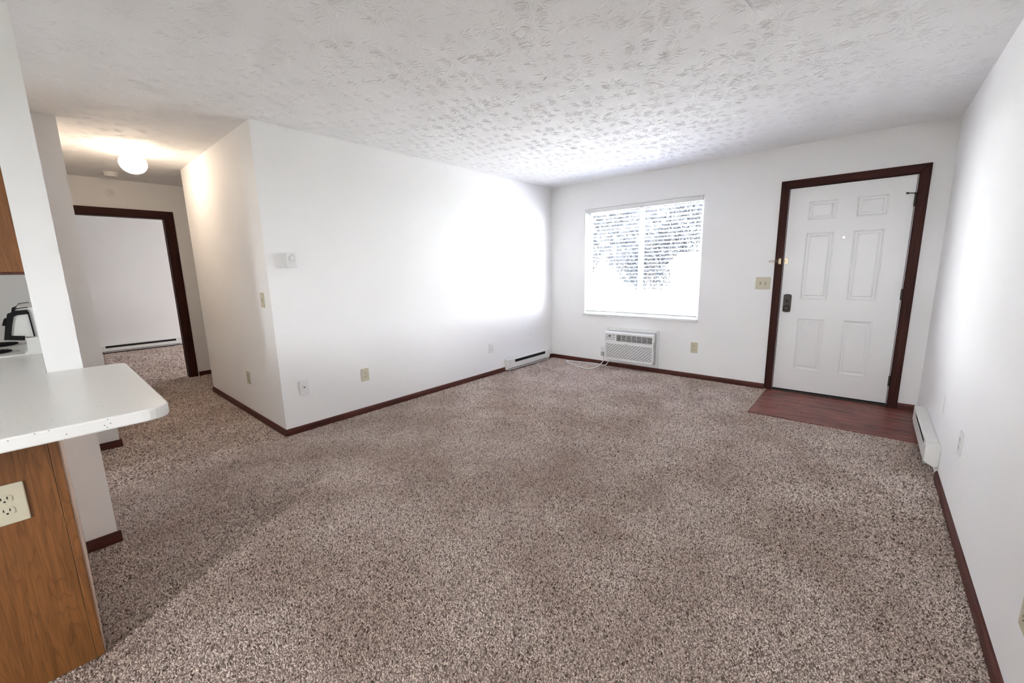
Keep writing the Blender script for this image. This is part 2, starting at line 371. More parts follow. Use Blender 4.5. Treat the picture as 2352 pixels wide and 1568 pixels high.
# floor and carpet pile
floor = struct(MB().box(X0, X1, Y0, Y1, -0.12, 0).build('floor', 'carpet'), 'brown speckled carpet over the whole living room', 'floor')
EX, EY = 2.806, -0.905       # entry floor corner
def pile():
    regs = [  # x0,x1,y0,y1,spacing
        (0.02, W-0.003, -5.5, -2.6, 0.0060), (0.02, W-0.003, -2.6, -0.02, 0.0078),
        (-3.17, 0.02, -4.87, -L-0.02, 0.011), (-3.17, -2.13, -L-0.02, -2.6, 0.014), (-6.6, -3.17, -4.7, -3.0, 0.018)]
    P = []; S = []
    for x0, x1, y0, y1, s in regs:
        gx, gy = np.meshgrid(np.arange(x0, x1, s), np.arange(y0, y1, s))
        p = np.stack([gx.ravel(), gy.ravel()], 1) + rng.uniform(-.5, .5, (gx.size, 2))*s*0.9
        P.append(p); S.append(np.full(len(p), s))
    p = np.concatenate(P); s = np.concatenate(S); x, y = p[:, 0], p[:, 1]
    ok = ~((x > EX-0.03) & (y > EY))
    ok &= ~((x < 1.585) & (y < -5.003)); ok &= ~((x < 0.775) & (x > -0.88) & (y < -4.862)); ok &= ~((x < -0.85) & (x > -3.18) & (y < -4.692))
    ok &= ~((x < 0.01) & (x > -2.13) & (y > -L-0.012) & (y < -L+0.2)); ok &= (x < W-0.012) | ((y > -1.52) & (y < -0.6)); ok &= ~((x > EX-0.03) & (y > EY-0.007))
    ok &= ~((x > -3.315) & (x < -3.165) & ((y < -4.59) | (y > -3.80)))
    x, y, s = x[ok], y[ok], s[ok]; n = len(x)
    ang = rng.uniform(0, 2*np.pi, n); wd = s*rng.uniform(0.60, 0.95, n); h = rng.uniform(0.0035, 0.0085, n)
    lean = rng.uniform(0.1, 1.1, n)*h; la = rng.uniform(0, 2*np.pi, n)
    V = np.zeros((n, 5, 3))
    for k in range(4):
        a = ang + k*np.pi/2; rr = wd*(1.0 if k % 2 else 0.45)
        V[:, k, 0] = x+np.cos(a)*rr; V[:, k, 1] = y+np.sin(a)*rr; V[:, k, 2] = -0.001
    V[:, 4, 0] = x+np.cos(la)*lean; V[:, 4, 1] = y+np.sin(la)*lean; V[:, 4, 2] = h
    base = (np.arange(n)*5)[:, None, None]
    tri = np.array([[0,1,4],[1,2,4],[2,3,4],[3,0,4]])[None]
    F = (base+tri).reshape(-1, 3)
    me = bpy.data.meshes.new('carpet_pile'); me.vertices.add(n*5); me.vertices.foreach_set('co', V.ravel())
    me.loops.add(F.size); me.loops.foreach_set('vertex_index', F.ravel().astype(np.int32))
    me.polygons.add(len(F)); me.polygons.foreach_set('loop_start', np.arange(0, F.size, 3, dtype=np.int32))
    me.polygons.foreach_set('loop_total', np.full(len(F), 3, dtype=np.int32)); me.update(calc_edges=True)
    at = me.attributes.new('tone', 'FLOAT', 'POINT')
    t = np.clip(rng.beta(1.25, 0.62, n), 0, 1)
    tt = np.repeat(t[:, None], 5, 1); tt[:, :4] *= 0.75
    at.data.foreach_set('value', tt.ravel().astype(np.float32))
    me.polygons.foreach_set('use_smooth', np.ones(len(F), dtype=bool))
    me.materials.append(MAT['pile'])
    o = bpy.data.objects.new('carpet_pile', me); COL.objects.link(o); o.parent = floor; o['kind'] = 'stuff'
    print('tufts', n)
pile()

# entry plank floor
entry = thing('floor_entry', (3.38, -0.45, 0), 'dark reddish brown plank floor in front of the entry door', 'floor', kind='structure')
ROWS = 7; RW = -EY/ROWS
for r in range(ROWS):
    y1 = -r*RW - 0.001; y0 = y1-RW+0.002
    cuts = {5: [3.18], 6: [3.36], 4: [2.98, 3.75], 3: [3.50], 2: [3.12], 1: [3.66], 0: [3.3]}[r]
    xs = [EX] + cuts + [W]
    for a, b in zip(xs, xs[1:]):
        MB().box(a+0.0008, b-0.0008, y0, y1, 0.0, 0.006 + random.uniform(0, .0006)).build('plank', 'plank', entry, bevel=0.0012, seg=1)
tag(MB().prism([(EX-0.027, 0.0), (EX-0.022, 0.010), (EX-0.010, 0.014), (EX-0.002, 0.010), (EX, 0.0)], 1, EY-0.008, -0.014).build('transition_strip', 'strip', entry), 'beige transition strip between carpet and planks')
# kitchen vinyl
struct(MB().box(-1.75, 1.585, -7.3, -5.0, 0.0, 0.004).build('floor_kitchen', 'vinyl_floor'), 'vinyl kitchen floor hidden behind the peninsula', 'floor')

# ------------------------------------------------------------------ baseboards
BH = 0.057
def prof(s=1):  # thickness profile (t, z)
    return [(0, 0), (0.0125, 0), (0.0125, 0.036), (0.010, 0.048), (0.006, BH-0.002), (0, BH)]
def base_x(name, x0, x1, y, sgn, label, mat='trim'):
    return struct(MB().prism([(y+sgn*t, z) for t, z in prof()], 0, x0, x1).build(name, mat), label, 'baseboard')
def base_y(name, y0, y1, x, sgn, label):
    return struct(MB().prism([(x+sgn*t, z) for t, z in prof()], 1, y0, y1).build(name, 'trim_y'), label, 'baseboard')
base_x('baseboard_back', 0.013, 2.779, 0, -1, 'dark brown baseboard under the window and air conditioner')
base_x('baseboard_back_corner', 3.829, W-0.013, 0, -1, 'short dark baseboard piece between the door and right corner')
base_y('baseboard_left', -L, 0, 0, 1, 'dark brown baseboard along the long left wall')
base_y('baseboard_right', -7.3, -1.53, W, -1, 'brown baseboard along the right wall in front of the heater')
base_y('baseboard_right_corner', -0.58, 0, W, -1, 'dark baseboard piece behind the heater in the right corner')
base_x('baseboard_hall', -2.125, 0.0125, -L, -1, 'dark baseboard leading into the hallway')
base_y('baseboard_pillar', -4.9925, -4.8675, 0.755, 1, 'dark baseboard block at the foot of the pillar under the countertop')
base_y('baseboard_closet', -4.87, -4.6975, -0.87, 1, 'dark baseboard at the foot of the shaded wall end behind the pillar')
base_x('baseboard_closet_side', -3.165, -0.87, -4.71, 1, 'hidden baseboard on the hallway side')
base_y('baseboard_hall_end', -3.70, -1.62, -3.18, 1, 'short dark baseboard right of the hallway doorway')
base_y('baseboard_bedroom', -5.6, 0.0, -6.62, 1, 'dark baseboard on the bedroom wall beside the heater')

# ------------------------------------------------------------------ entry door
MAT['trim_h'] = wood('mahogany_trim_head', (0.022, 0.0050, 0.0035), (0.062, 0.0165, 0.011), 0, 60, 0.55, rings=False, spec=0.18)
MAT['trim_hy'] = wood('mahogany_trim_cross_head', (0.022, 0.0050, 0.0035), (0.062, 0.0165, 0.011), 1, 60, 0.55, rings=False, spec=0.18)
d1 = thing('door_1', (3.303, 0.0, 0.0), 'white six-panel entry door in a dark brown casing', 'door', kind='structure')
CW = 0.067
def casing(par, xo0, xo1, zt, y0, y1, wd, axis, name='casing'):
    """three mitred boards, outer x xo0..xo1, top zt"""
    def P(u, z): return [(u, z)]
    out = []
    for poly, mt in (([(xo0, 0), (xo0+wd, 0), (xo0+wd, zt-wd), (xo0, zt)], 'trim_v'),
                 ([(xo1-wd, 0), (xo1, 0), (xo1, zt), (xo1-wd, zt-wd)], 'trim_v'),
                 ([(xo0, zt), (xo0+wd, zt-wd), (xo1-wd, zt-wd), (xo1, zt)], 'trim_h' if axis == 1 else 'trim_hy')):
        out.append(MB().prism(poly, axis, y0, y1).build(name, mt, par, bevel=0.004))
    return out
casing(d1, 2.780, 3.828, 2.116, -0.018, 0.0, CW, 1)
# jamb and white weatherstrip
for a, b in ((2.830, 2.848), (3.757, 3.775)):
    MB().box(a, b, 0.0, 0.15, 0, 2.044).build('jamb', 'trim_v', d1)
MB().box(2.830, 3.775, 0.0, 0.15, 2.044, 2.062).build('jamb_head', 'trim_h', d1)
for a, b in ((2.8482, 2.8500), (3.7530, 3.7565)):
    tag(MB().box(a, b, 0.004, 0.012, 0.03, 2.040).build('weatherstrip', 'white', d1), 'thin white weatherstrip')
for a, b in ((2.848, 2.868), (3.737, 3.757)):
    MB().box(a, b, 0.054, 0.075, 0.020, 2.044).build('stop', 'trim_v', d1)
MB().box(2.868, 3.737, 0.054, 0.075, 2.024, 2.044).build('stop', 'trim_h', d1)
MB().box(2.868, 3.737, 0.054, 0.075, 0.020, 0.046).build('stop', 'trim_h', d1)
MB().box(2.848, 3.757, 0.004, 0.15, 0.0065, 0.020).build('threshold', 'bronze', d1, bevel=0.003)
tag(MB().box(2.858, 3.748, 0.012, 0.04, 0.020, 0.032).build('door_sweep', 'black', d1), 'black rubber door sweep')
DX0, DX1, DZ0, DZ1, DF, DB = 2.856, 3.749, 0.033, 2.038, 0.008, 0.052
PANELS = [(a, b, c, d) for (c, d) in ((0.250, 0.785), (0.970, 1.613), (1.725, 1.908)) for (a, b) in ((3.012, 3.237), (3.372, 3.592))]
slab = wall_cells(0, DX0, DX1, DF, DB, PANELS, DZ0, DZ1).build('slab', 'door', d1)
for (a, b, c, d) in PANELS:
    mb = MB(); rings = []
    for ins, y in ((0, DF), (0.006, DF-0.0015), (0.012, DF+0.001), (0.018, DF+0.009), (0.030, DF+0.010), (0.043, DF+0.0015), (0.046, DF+0.001)):
        rings.append(mb.put([(a+ins, y, c+ins), (b-ins, y, c+ins), (b-ins, y, d-ins), (a+ins, y, d-ins)]))
    for p, q in zip(rings, rings[1:]):
        for k in range(4): mb.f.append((p+k, p+(k+1) % 4, q+(k+1) % 4, q+k))
    mb.f.append(tuple(rings[-1]+k for k in range(4)))
    mb.box(a+0.001, b-0.001, DF+0.012, DB-0.002, c+0.001, d-0.001)
    mb.build('panel', 'door', slab)
# hinges
for z in (1.826, 1.034, 0.247):
    h = MB().cyl((3.7535, -0.004, z-0.048), 2, 0.0075, 0.096, 14)
    h.box(3.745, 3.7535, 0.001, 0.009, z-0.045, z+0.045); h.box(3.7535, 3.762, -0.002, 0.0, z-0.045, z+0.045)
    h.build('hinge', 'bronze', d1, smooth=True)
st = MB().tube([(3.753, -0.006, 1.884), (3.735, -0.022, 1.886), (3.705, -0.026, 1.889)], 0.0035, 8)
st.cyl((3.690, -0.026, 1.889), 0, 0.008, 0.018, 14); st.cyl((3.7535, -0.004, 1.874), 2, 0.010, 0.016, 14)
tag(st.build('door_stop', 'bronze', d1, smooth=True), 'small hinge-pin door stop')
# peephole
pp = tag(MB().lathe((3.307, DF, 1.551), [(0.0100, 0.0), (0.0100, -0.002), (0.009, -0.0035), (0.0075, -0.0035), (0.0070, -0.002)], 24, 1).build('peephole', 'brass', d1, smooth=True), 'tiny round peephole')
MAT['lens'] = emissive('daylit_lens', (0.95, 0.98, 1.0), 3.0)  # emission stands in for daylight coming through the peephole
MB().lathe((3.307, DF, 1.551), [(0.0072, -0.002), (0.005, -0.0035), (0.0, -0.0042)], 20, 1).build('lens', 'lens', pp, smooth=True)
# lock set: arched escutcheon with thumb turn and knob
lk = []
for k in range(9):
    a = math.pi*k/8; lk.append((2.915+0.034*math.cos(a), 1.004+0.014*math.sin(a)))
for k in range(9):
    a = math.pi+math.pi*k/8; lk.append((2.915+0.034*math.cos(a), 0.846+0.012*math.sin(a)))
plate = tag(MB().prism(lk, 1, DF-0.010, DF).build('lock_plate', 'bronze', d1, bevel=0.003), 'dark bronze lock plate with thumb turn and knob')
MB().lathe((2.915, DF-0.010, 0.955), [(0.016, 0), (0.016, -0.004), (0.013, -0.006), (0.0, -0.006)], 24, 1).build('thumb_turn_rose', 'bronze', plate, smooth=True)
MB().box(2.903, 2.927, DF-0.030, DF-0.015, 0.951, 0.959).build('thumb_turn', 'bronze', plate, bevel=0.002)
MB().lathe((2.915, DF-0.010, 0.879), [(0.026, 0), (0.026, -0.004), (0.012, -0.010), (0.011, -0.030), (0.024, -0.040), (0.0275, -0.050), (0.0255, -0.060), (0.019, -0.063), (0.017, -0.060), (0.0, -0.061)], 32, 1).build('knob', 'bronze', plate, smooth=True)
# swing-bar latch (a thing mounted on the casing and door)
sw = thing('swing_bar_latch', (2.83, -0.018, 1.347), 'brass swing-bar latch mounted across the door casing above the lock', 'latch')
MB().box(2.812, 2.834, -0.023, -0.018, 1.318, 1.376).build('base_plate', 'brass', sw, bevel=0.0015)
for z in (1.326, 1.347, 1.368):
    MB().lathe((2.823, -0.023, z), [(0.007, 0), (0.007, -0.005), (0.005, -0.009), (0, -0.010)], 16, 1).build('screw', 'brass', sw, smooth=True)
MB().tube([(2.826, -0.034, 1.341), (2.745, -0.036, 1.341), (2.733, -0.036, 1.344), (2.730, -0.036, 1.349), (2.734, -0.036, 1.354), (2.745, -0.036, 1.356), (2.826, -0.034, 1.356)], 0.0028, 8).build('swing_bar', 'brass', sw, smooth=True)
MB().box(2.818, 2.830, -0.038, -0.023, 1.336, 1.360).build('pivot_block', 'brass', sw, bevel=0.002)
kp = MB(); kp.box(2.860, 2.888, DF-0.004, DF, 1.318, 1.376); kp.box(2.862, 2.872, DF-0.024, DF-0.004, 1.334, 1.360)
kp.build('keeper', 'brass', sw, bevel=0.0015)

# ------------------------------------------------------------------ hallway doorway
d2 = thing('door_2', (-3.18, -4.19, 0), 'dark brown cased doorway at the end of the hallway', 'doorway', kind='structure')
casing(d2, HD[0]-0.079, HD[1]+0.079, 2.045+0.075, -3.18, -3.163, 0.079, 0)
for a, b in ((HD[0], HD[0]+0.016), (HD[1]-0.016, HD[1])):
    MB().box(-3.297, -3.178, a, b, 0, 2.029).build('jamb', 'trim_v', d2)
MB().box(-3.297, -3.178, HD[0], HD[1], 2.029, 2.045).build('jamb_head', 'trim_hy', d2)
casing(d2, HD[0]-0.079, HD[1]+0.079, 2.045+0.075, -3.312, -3.295, 0.079, 0)

# ------------------------------------------------------------------ windows
w1 = thing('window_1', (1.307, 0.0, 0.70), 'white-framed sliding window behind the blind', 'window', kind='structure')
wx0, wx1, wz0, wz1 = WIN
def window(par, x0, x1, z0, z1):
    y0, y1 = 0.075, 0.13; f = 0.045
    mb = MB(); mb.box(x0, x0+f, y0, y1, z0, z1); mb.box(x1-f, x1, y0, y1, z0, z1); mb.box(x0+f, x1-f, y0, y1, z0, z0+f); mb.box(x0+f, x1-f, y0, y1, z1-f, z1)
    mb.build('frame', 'backlit_frame', par)
    xm = (x0+x1)/2
    MB().box(xm-0.025, xm+0.025, y0-0.002, y1, z0+f, z1-f).build('mullion', 'backlit_frame', par)
    for a, b in ((x0+f, xm-0.025), (xm+0.025, x1-f)):
        MB().box(a, b, 0.100, 0.104, z0+f, z1-f).build('pane', 'glass', par)
window(w1, wx0, wx1, wz0, wz1)
sill = MB().box(wx0-0.020, wx1+0.004, -0.026, 0.0, 0.676, 0.699); sill.box(wx0, wx1, 0.0, 0.075, 0.690, 0.7005)
sill.build('window_sill', 'white', w1, bevel=0.004)
w2 = thing('window_2', (-4.95, 0.0, 0.7), 'hidden bedroom window', 'window', kind='structure')
window(w2, *BWIN)

w3 = thing('window_fill', (2.9, -7.36, 0.9), 'plain window added behind the camera for fill light', 'window', kind='structure')
mb = MB()
for q in ((FILL_WIN[0], FILL_WIN[0]+0.05, 1.00, 2.06), (FILL_WIN[1]-0.05, FILL_WIN[1], 1.00, 2.06), (FILL_WIN[0]+0.05, FILL_WIN[1]-0.05, 1.00, 1.05), (FILL_WIN[0]+0.05, FILL_WIN[1]-0.05, 2.01, 2.06)):
    mb.box(q[0], q[1], -7.39, -7.33, q[2], q[3])
mb.build('frame', 'white', w3)
MB().box(FILL_WIN[0]+0.05, FILL_WIN[1]-0.05, -7.362, -7.358, 1.05, 2.01).build('pane', 'glass', w3)
# blind
bl = thing('window_blind', (1.307, 0.03, 0.70), 'white horizontal slat blind covering the window', 'blind')
bx0, bx1 = wx0+0.012, wx1-0.012
MB().box(bx0, bx1, 0.006, 0.058, 2.043, 2.086).build('headrail', 'white', bl, bevel=0.003)
MB().box(bx0-0.006, bx1+0.006, 0.000, 0.005, 2.035, 2.087).build('valance', 'white', bl, bevel=0.002)
for x in (bx1-0.012, bx0+0.012):
    MB().box(x-0.012, x+0.012, -0.004, 0.0, 2.030, 2.089).build('bracket', 'white', bl, bevel=0.002)
NS = 29; zt, zb = 2.010, 0.762; tilt = math.radians(13)
smb = MB(); n = 5
def slat_mesh():
    top = []; bot = []
    for k in range(n):
        s = (k/(n-1)-0.5); yy = s*0.048; crown = 0.0028*(1-4*s*s)
        y = yy*math.cos(tilt); z = -yy*math.sin(tilt)+crown
        top.append((y, z+0.0012)); bot.append((y, z-0.0012))
    return top+bot[::-1]
sp = slat_mesh(); first = None
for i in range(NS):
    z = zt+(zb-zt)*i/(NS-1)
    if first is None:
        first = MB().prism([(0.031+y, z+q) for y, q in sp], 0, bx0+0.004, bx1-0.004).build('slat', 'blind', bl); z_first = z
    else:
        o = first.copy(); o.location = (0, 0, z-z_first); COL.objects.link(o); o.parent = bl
MB().box(bx0+0.004, bx1-0.004, 0.008, 0.054, 0.7255, 0.742).build('bottom_rail', 'white', bl, bevel=0.003)
for x in (0.977, 1.703):
    for y in (0.0055, 0.0565):
        MB().tube([(x, y, 0.742), (x, y, 2.043)], 0.0012, 6).build('ladder_cord', 'grey_plastic', bl)
tag(MB().tube([(0.598, 0.0, 2.035), (0.598, -0.004, 1.97), (0.600, -0.004, 1.285)], 0.004, 8).build('tilt_wand', 'grey_plastic', bl, smooth=True), 'thin tilt wand')

# ------------------------------------------------------------------ through-wall air conditioner
ac = thing('air_conditioner', (1.27, 0.0, 0.06), 'white through-wall air conditioner below the window', 'air conditioner')
slv = MB(); sx0, sx1, sz0, sz1 = 0.917, 1.622, 0.062, 0.532
for q in ((sx0, 0.955, sz0, sz1), (1.592, sx1, sz0, sz1), (0.955, 1.592, sz0, 0.105), (0.955, 1.592, 0.497, sz1)):
    slv.box(q[0], q[1], -0.030, -0.001, q[2], q[3])
slv.build('wall_sleeve', 'white', ac, bevel=0.004)
MB().box(0.958, 1.589, -0.085, 0.14, 0.108, 0.494).build('chassis', 'grey_plastic', ac)
fx0, fx1, fz0, fz1, fy = 0.948, 1.602, 0.120, 0.492, -0.135
# front shell built as a frame with two openings
shell = MB()
LO = (1.108, 1.588, 0.378, 0.462); IN = (0.965, 1.588, 0.150, 0.338)
tmp = wall_cells(0, fx0, fx1, fy, fy+0.012, [LO, IN], fz0, fz1-0.012)
shell.v += tmp.v; shell.f += tmp.f
for q in ((fx0, fx0+0.006), (fx1-0.006, fx1)): shell.box(q[0], q[1], fy+0.012, -0.086, fz0, fz1-0.012)
shell.box(fx0, fx1, fy+0.012, -0.086, fz0, fz0+0.006)
shell.prism([(fy, fz1-0.012), (fy+0.012, fz1), (-0.086, fz1), (-0.086, fz1-0.012)], 0, fx0, fx1)
sh = shell.build('front_cover', 'white', ac)
MB().box(LO[0]-0.004, LO[1]+0.004, fy+0.034, fy+0.038, LO[2]-0.004, LO[3]+0.004).build('vent_backing', 'dark', ac)
MB().box(IN[0]-0.004, IN[1]+0.004, fy+0.010, fy+0.014, IN[2]-0.004, IN[3]+0.004).build('intake_backing', 'dark', ac)
for k in range(7):
    z = LO[2]+0.006+k*0.012
    MB().prism([(fy+0.001, z), (fy+0.012, z+0.002), (fy+0.012, z+0.0035), (fy+0.001, z+0.0030)], 0, LO[0], LO[1]).build('louvre', 'white', ac)
for k in range(1, 7):
    x = LO[0]+(LO[1]-LO[0])*k/7
    MB().box(x-0.0018, x+0.0018, fy+0.004, fy+0.014, LO[2], LO[3]).build('vent_divider', 'white', ac)
NR = 15; ph = (IN[3]-IN[2])/NR
for k in range(NR+1):
    z = IN[2]+k*ph
    MB().box(IN[0], IN[1], fy, fy+0.006, max(IN[2], z-0.0033), min(IN[3], z+0.0033)).build('grille_bar', 'white', ac)
conn = MB()
for k in range(NR):
    z = IN[2]+k*ph; off = (k % 3)*0.0135
    x = IN[0]+off
    while x < IN[1]-0.012:
        conn.box(x, x+0.012, fy+0.0005, fy+0.006, z+0.0033, z+ph-0.0033); x += 0.0405
o = conn.build('grille_web', 'white', ac); o['kind'] = 'stuff'
MB().box(fx0, fx1-0.002, fy-0.0012, fy, 0.362, 0.3645).build('seam', 'grey_plastic', ac)
MB().prism([(1.225, 0.338), (1.275, 0.338), (1.268, 0.347), (1.232, 0.347)], 1, fy-0.003, fy).build('grip_tab', 'grey_plastic', ac)
cp = tag(MB().box(0.962, 1.094, fy-0.0015, fy, 0.385, 0.462).build('control_panel', 'grey_plastic', ac), 'grey control panel with round display and buttons')
MB().cyl((1.018, fy-0.0025, 0.437), 1, 0.011, 0.002, 20).build('display', 'black', cp)
MB().cyl((1.082, fy-0.0025, 0.453), 1, 0.004, 0.002, 12).build('sensor', 'black', cp)
for x, z in ((0.982, 0.437), (0.982, 0.405), (1.018, 0.405), (1.050, 0.405), (1.076, 0.405), (1.050, 0.437), (1.076, 0.432)):
    MB().box(x-0.009, x+0.009, fy-0.0028, fy-0.0015, z-0.005, z+0.005).build('button', 'white', cp)
vs = MB()
for k in range(5): vs.box(fx1-0.001, fx1+0.0015, -0.118+k*0.006, -0.1155+k*0.006, 0.30, 0.40)
vs.build('side_vent', 'grey_plastic', ac)
MB().box(fx0+0.03, fx1-0.03, -0.11, -0.03, 0.106, 0.119).build('bottom_tray', 'grey_plastic', ac)
cord = smooth_path([(0.985, -0.060, 0.112), (0.975, -0.075, 0.075), (0.945, -0.090, 0.030), (0.895, -0.085, 0.018), (0.80, -0.062, 0.018), (0.62, -0.080, 0.018), (0.44, -0.118, 0.018), (0.345, -0.147, 0.018), (0.40, -0.195, 0.018), (0.62, -0.315, 0.018), (0.80, -0.385, 0.018), (0.875, -0.330, 0.020), (0.895, -0.20, 0.030), (0.895, -0.085, 0.065), (0.885, -0.045, 0.110), (0.862, -0.030, 0.130)], 8)
pc = tag(MB().tube(cord, 0.0055, 10).build('power_cord', 'white', ac, smooth=True), 'looped white power cord lying on the carpet')
pl = MB().box(0.838, 0.874, -0.042, -0.0075, 0.130, 0.186)
pl.build('plug', 'grey_plastic', pc, bevel=0.004)

# ------------------------------------------------------------------ wall plates
def wall_plate(kind, c, right, normal, label, cat, mat='almond', w=0.073, h=0.117, name=None):
    """kind: outlet, switch, switch2, coax, blank"""
    t = thing(name or {'outlet': 'wall_outlet', 'switch': 'light_switch', 'switch2': 'double_light_switch', 'coax': 'coax_plate', 'blank': 'blank_plate'}[kind], c, label, cat)
    F_ = frame_of(c, right, normal)
    def B(): return MB(F_)
    th = 0.006
    B().prism([(-w/2, -h/2), (w/2, -h/2), (w/2, h/2), (-w/2, h/2)], 2, 0, th).build('plate', mat, t, bevel=0.003)
    if kind == 'outlet':
        for s in (-1, 1):
            cy = s*0.0195; pts = []
            for k in range(20):
                a = 2*math.pi*k/20; pts.append((0.0165*math.cos(a), cy+max(-0.0125, min(0.0125, 0.0165*math.sin(a)))))
            r = B().prism(pts, 2, th, th+0.0015).build('receptacle', mat, t)
            sl = B()
            sl.box(-0.0075, -0.0050, cy-0.001, cy+0.0075, th+0.0015, th+0.0019); sl.box(0.0050, 0.0075, cy-0.001, cy+0.0075, th+0.0015, th+0.0019)
            sl.prism([(0.0028*math.cos(2*math.pi*k/10), cy-0.0075+0.0028*math.sin(2*math.pi*k/10)) for k in range(10)], 2, th+0.0015, th+0.0019)
            sl.build('slots', 'dark', r)
        B().cyl((0, 0, th), 2, 0.0028, 0.001, 10).build('screw', mat, t)
    elif kind.startswith('switch'):
        for cx in ((0,) if kind == 'switch' else (-0.023, 0.023)):
            B().box(cx-0.006, cx+0.006, -0.0125, 0.0125, th, th+0.0008).build('slot', 'dark', t)
            m = B(); i = m.put([(cx-0.0045, -0.009, th), (cx+0.0045, -0.009, th), (cx+0.0045, 0.008, th), (cx-0.0045, 0.008, th), (cx-0.004, 0.002, th+0.012), (cx+0.004, 0.002, th+0.012), (cx+0.004, 0.009, th+0.012), (cx-0.004, 0.009, th+0.012)])
            for q in ((0,3,2,1),(4,5,6,7),(0,1,5,4),(1,2,6,5),(2,3,7,6),(3,0,4,7)): m.f.append(tuple(i+k for k in q))
            m.build('toggle', mat, t)
            for sy in (-0.030, 0.030): B().cyl((cx, sy, th), 2, 0.0028, 0.001, 10).build('screw', 'grey_plastic', t)
    elif kind == 'coax':
        B().lathe((0, 0, th), [(0.0095, 0), (0.0095, 0.002), (0.006, 0.003), (0.0, 0.003)], 16).build('collar', 'white', t, smooth=True)
        B().cyl((0, 0, th+0.003), 2, 0.0050, 0.004, 12).build('coax_jack', 'black', t)
    else:
        for sy in (-0.030, 0.030): B().cyl((0, sy, th), 2, 0.0028, 0.001, 10).build('screw', mat, t)
    return t
NX, PX, NY, PY = (-1,0,0), (1,0,0), (0,-1,0), (0,1,0)
# back wall (faces -y, right = +x); left wall (faces +x, right = +y); right wall (faces -x, right = -y)
wall_plate('outlet', (2.042, 0, 0.370), PX, NY, 'almond outlet on the far wall between air conditioner and door', 'outlet', w=0.080, h=0.127)
wall_plate('switch2', (2.688, 0, 1.126), PX, NY, 'almond double light switch beside the door casing', 'light switch', w=0.134, h=0.125)
wall_plate('outlet', (0.850, 0, 0.199), PX, NY, 'white outlet with the air conditioner plug in it', 'outlet', mat='white')
wall_plate('coax', (0, -3.612, 0.382), PY, PX, 'white cable wall plate with a black jack near the wall corner', 'wall plate', mat='white', w=0.074, h=0.119)
wall_plate('outlet', (0, -3.052, 0.372), PY, PX, 'almond outlet low on the long left wall', 'outlet', w=0.076, h=0.120)
wall_plate('outlet', (0, -1.328, 0.352), PY, PX, 'white outlet on the left wall beside the baseboard heater', 'outlet', mat='white', w=0.080, h=0.125)
wall_plate('switch', (-0.166, -L, 1.122), PX, NY, 'almond light switch on the cream hallway wall', 'light switch', w=0.075, h=0.120)
wall_plate('outlet', (-0.795, -L, 0.376), PX, NY, 'almond outlet low on the cream hallway wall', 'outlet', w=0.080, h=0.118)
wall_plate('outlet', (W, -2.045, 0.415), NY, NX, 'white outlet on the right wall in front of the heater', 'outlet', mat='white', w=0.075, h=0.120)
wall_plate('blank', (W, -1.335, 0.432), NY, NX, 'faint painted-over plate on the right wall above the heater', 'wall plate', mat='wall', w=0.074, h=0.115)
wall_plate('outlet', (W, -3.287, 0.345), NY, NX, 'almond outlet cut off by the right edge of the picture', 'outlet', w=0.080, h=0.125)

# thermostat on the left wall
th = thing('thermostat', (0, -3.606, 1.433), 'white dial thermostat on the left wall near the corner', 'thermostat')
F_ = frame_of((0, -3.606, 1.433), PY, PX)
MB(F_).box(-0.036, 0.036, -0.059, 0.059, 0, 0.006).build('back_plate', 'white', th, bevel=0.002)
MB(F_).box(-0.034, 0.034, -0.057, 0.057, 0.006, 0.034).build('housing', 'white', th, bevel=0.004)
MB(F_).lathe((0.0, 0.016, 0.034), [(0.020, 0), (0.020, 0.002), (0.0185, 0.002), (0.0170, 0.014), (0.015, 0.016), (0, 0.016)], 28).build('dial', 'white', th, smooth=True)
MB(F_).lathe((0.0, 0.016, 0.0342), [(0.0235, 0), (0.0235, 0.0004), (0.020, 0.0004)], 28).build('dial_scale', 'grey_plastic', th)
MB(F_).box(-0.014, 0.014, 0.044, 0.047, 0.034, 0.0345).build('marking', 'grey_plastic', th)
MB(F_).cyl((0.004, -0.024, 0.034), 2, 0.003, 0.0008, 10).build('indicator', 'grey_plastic', th)

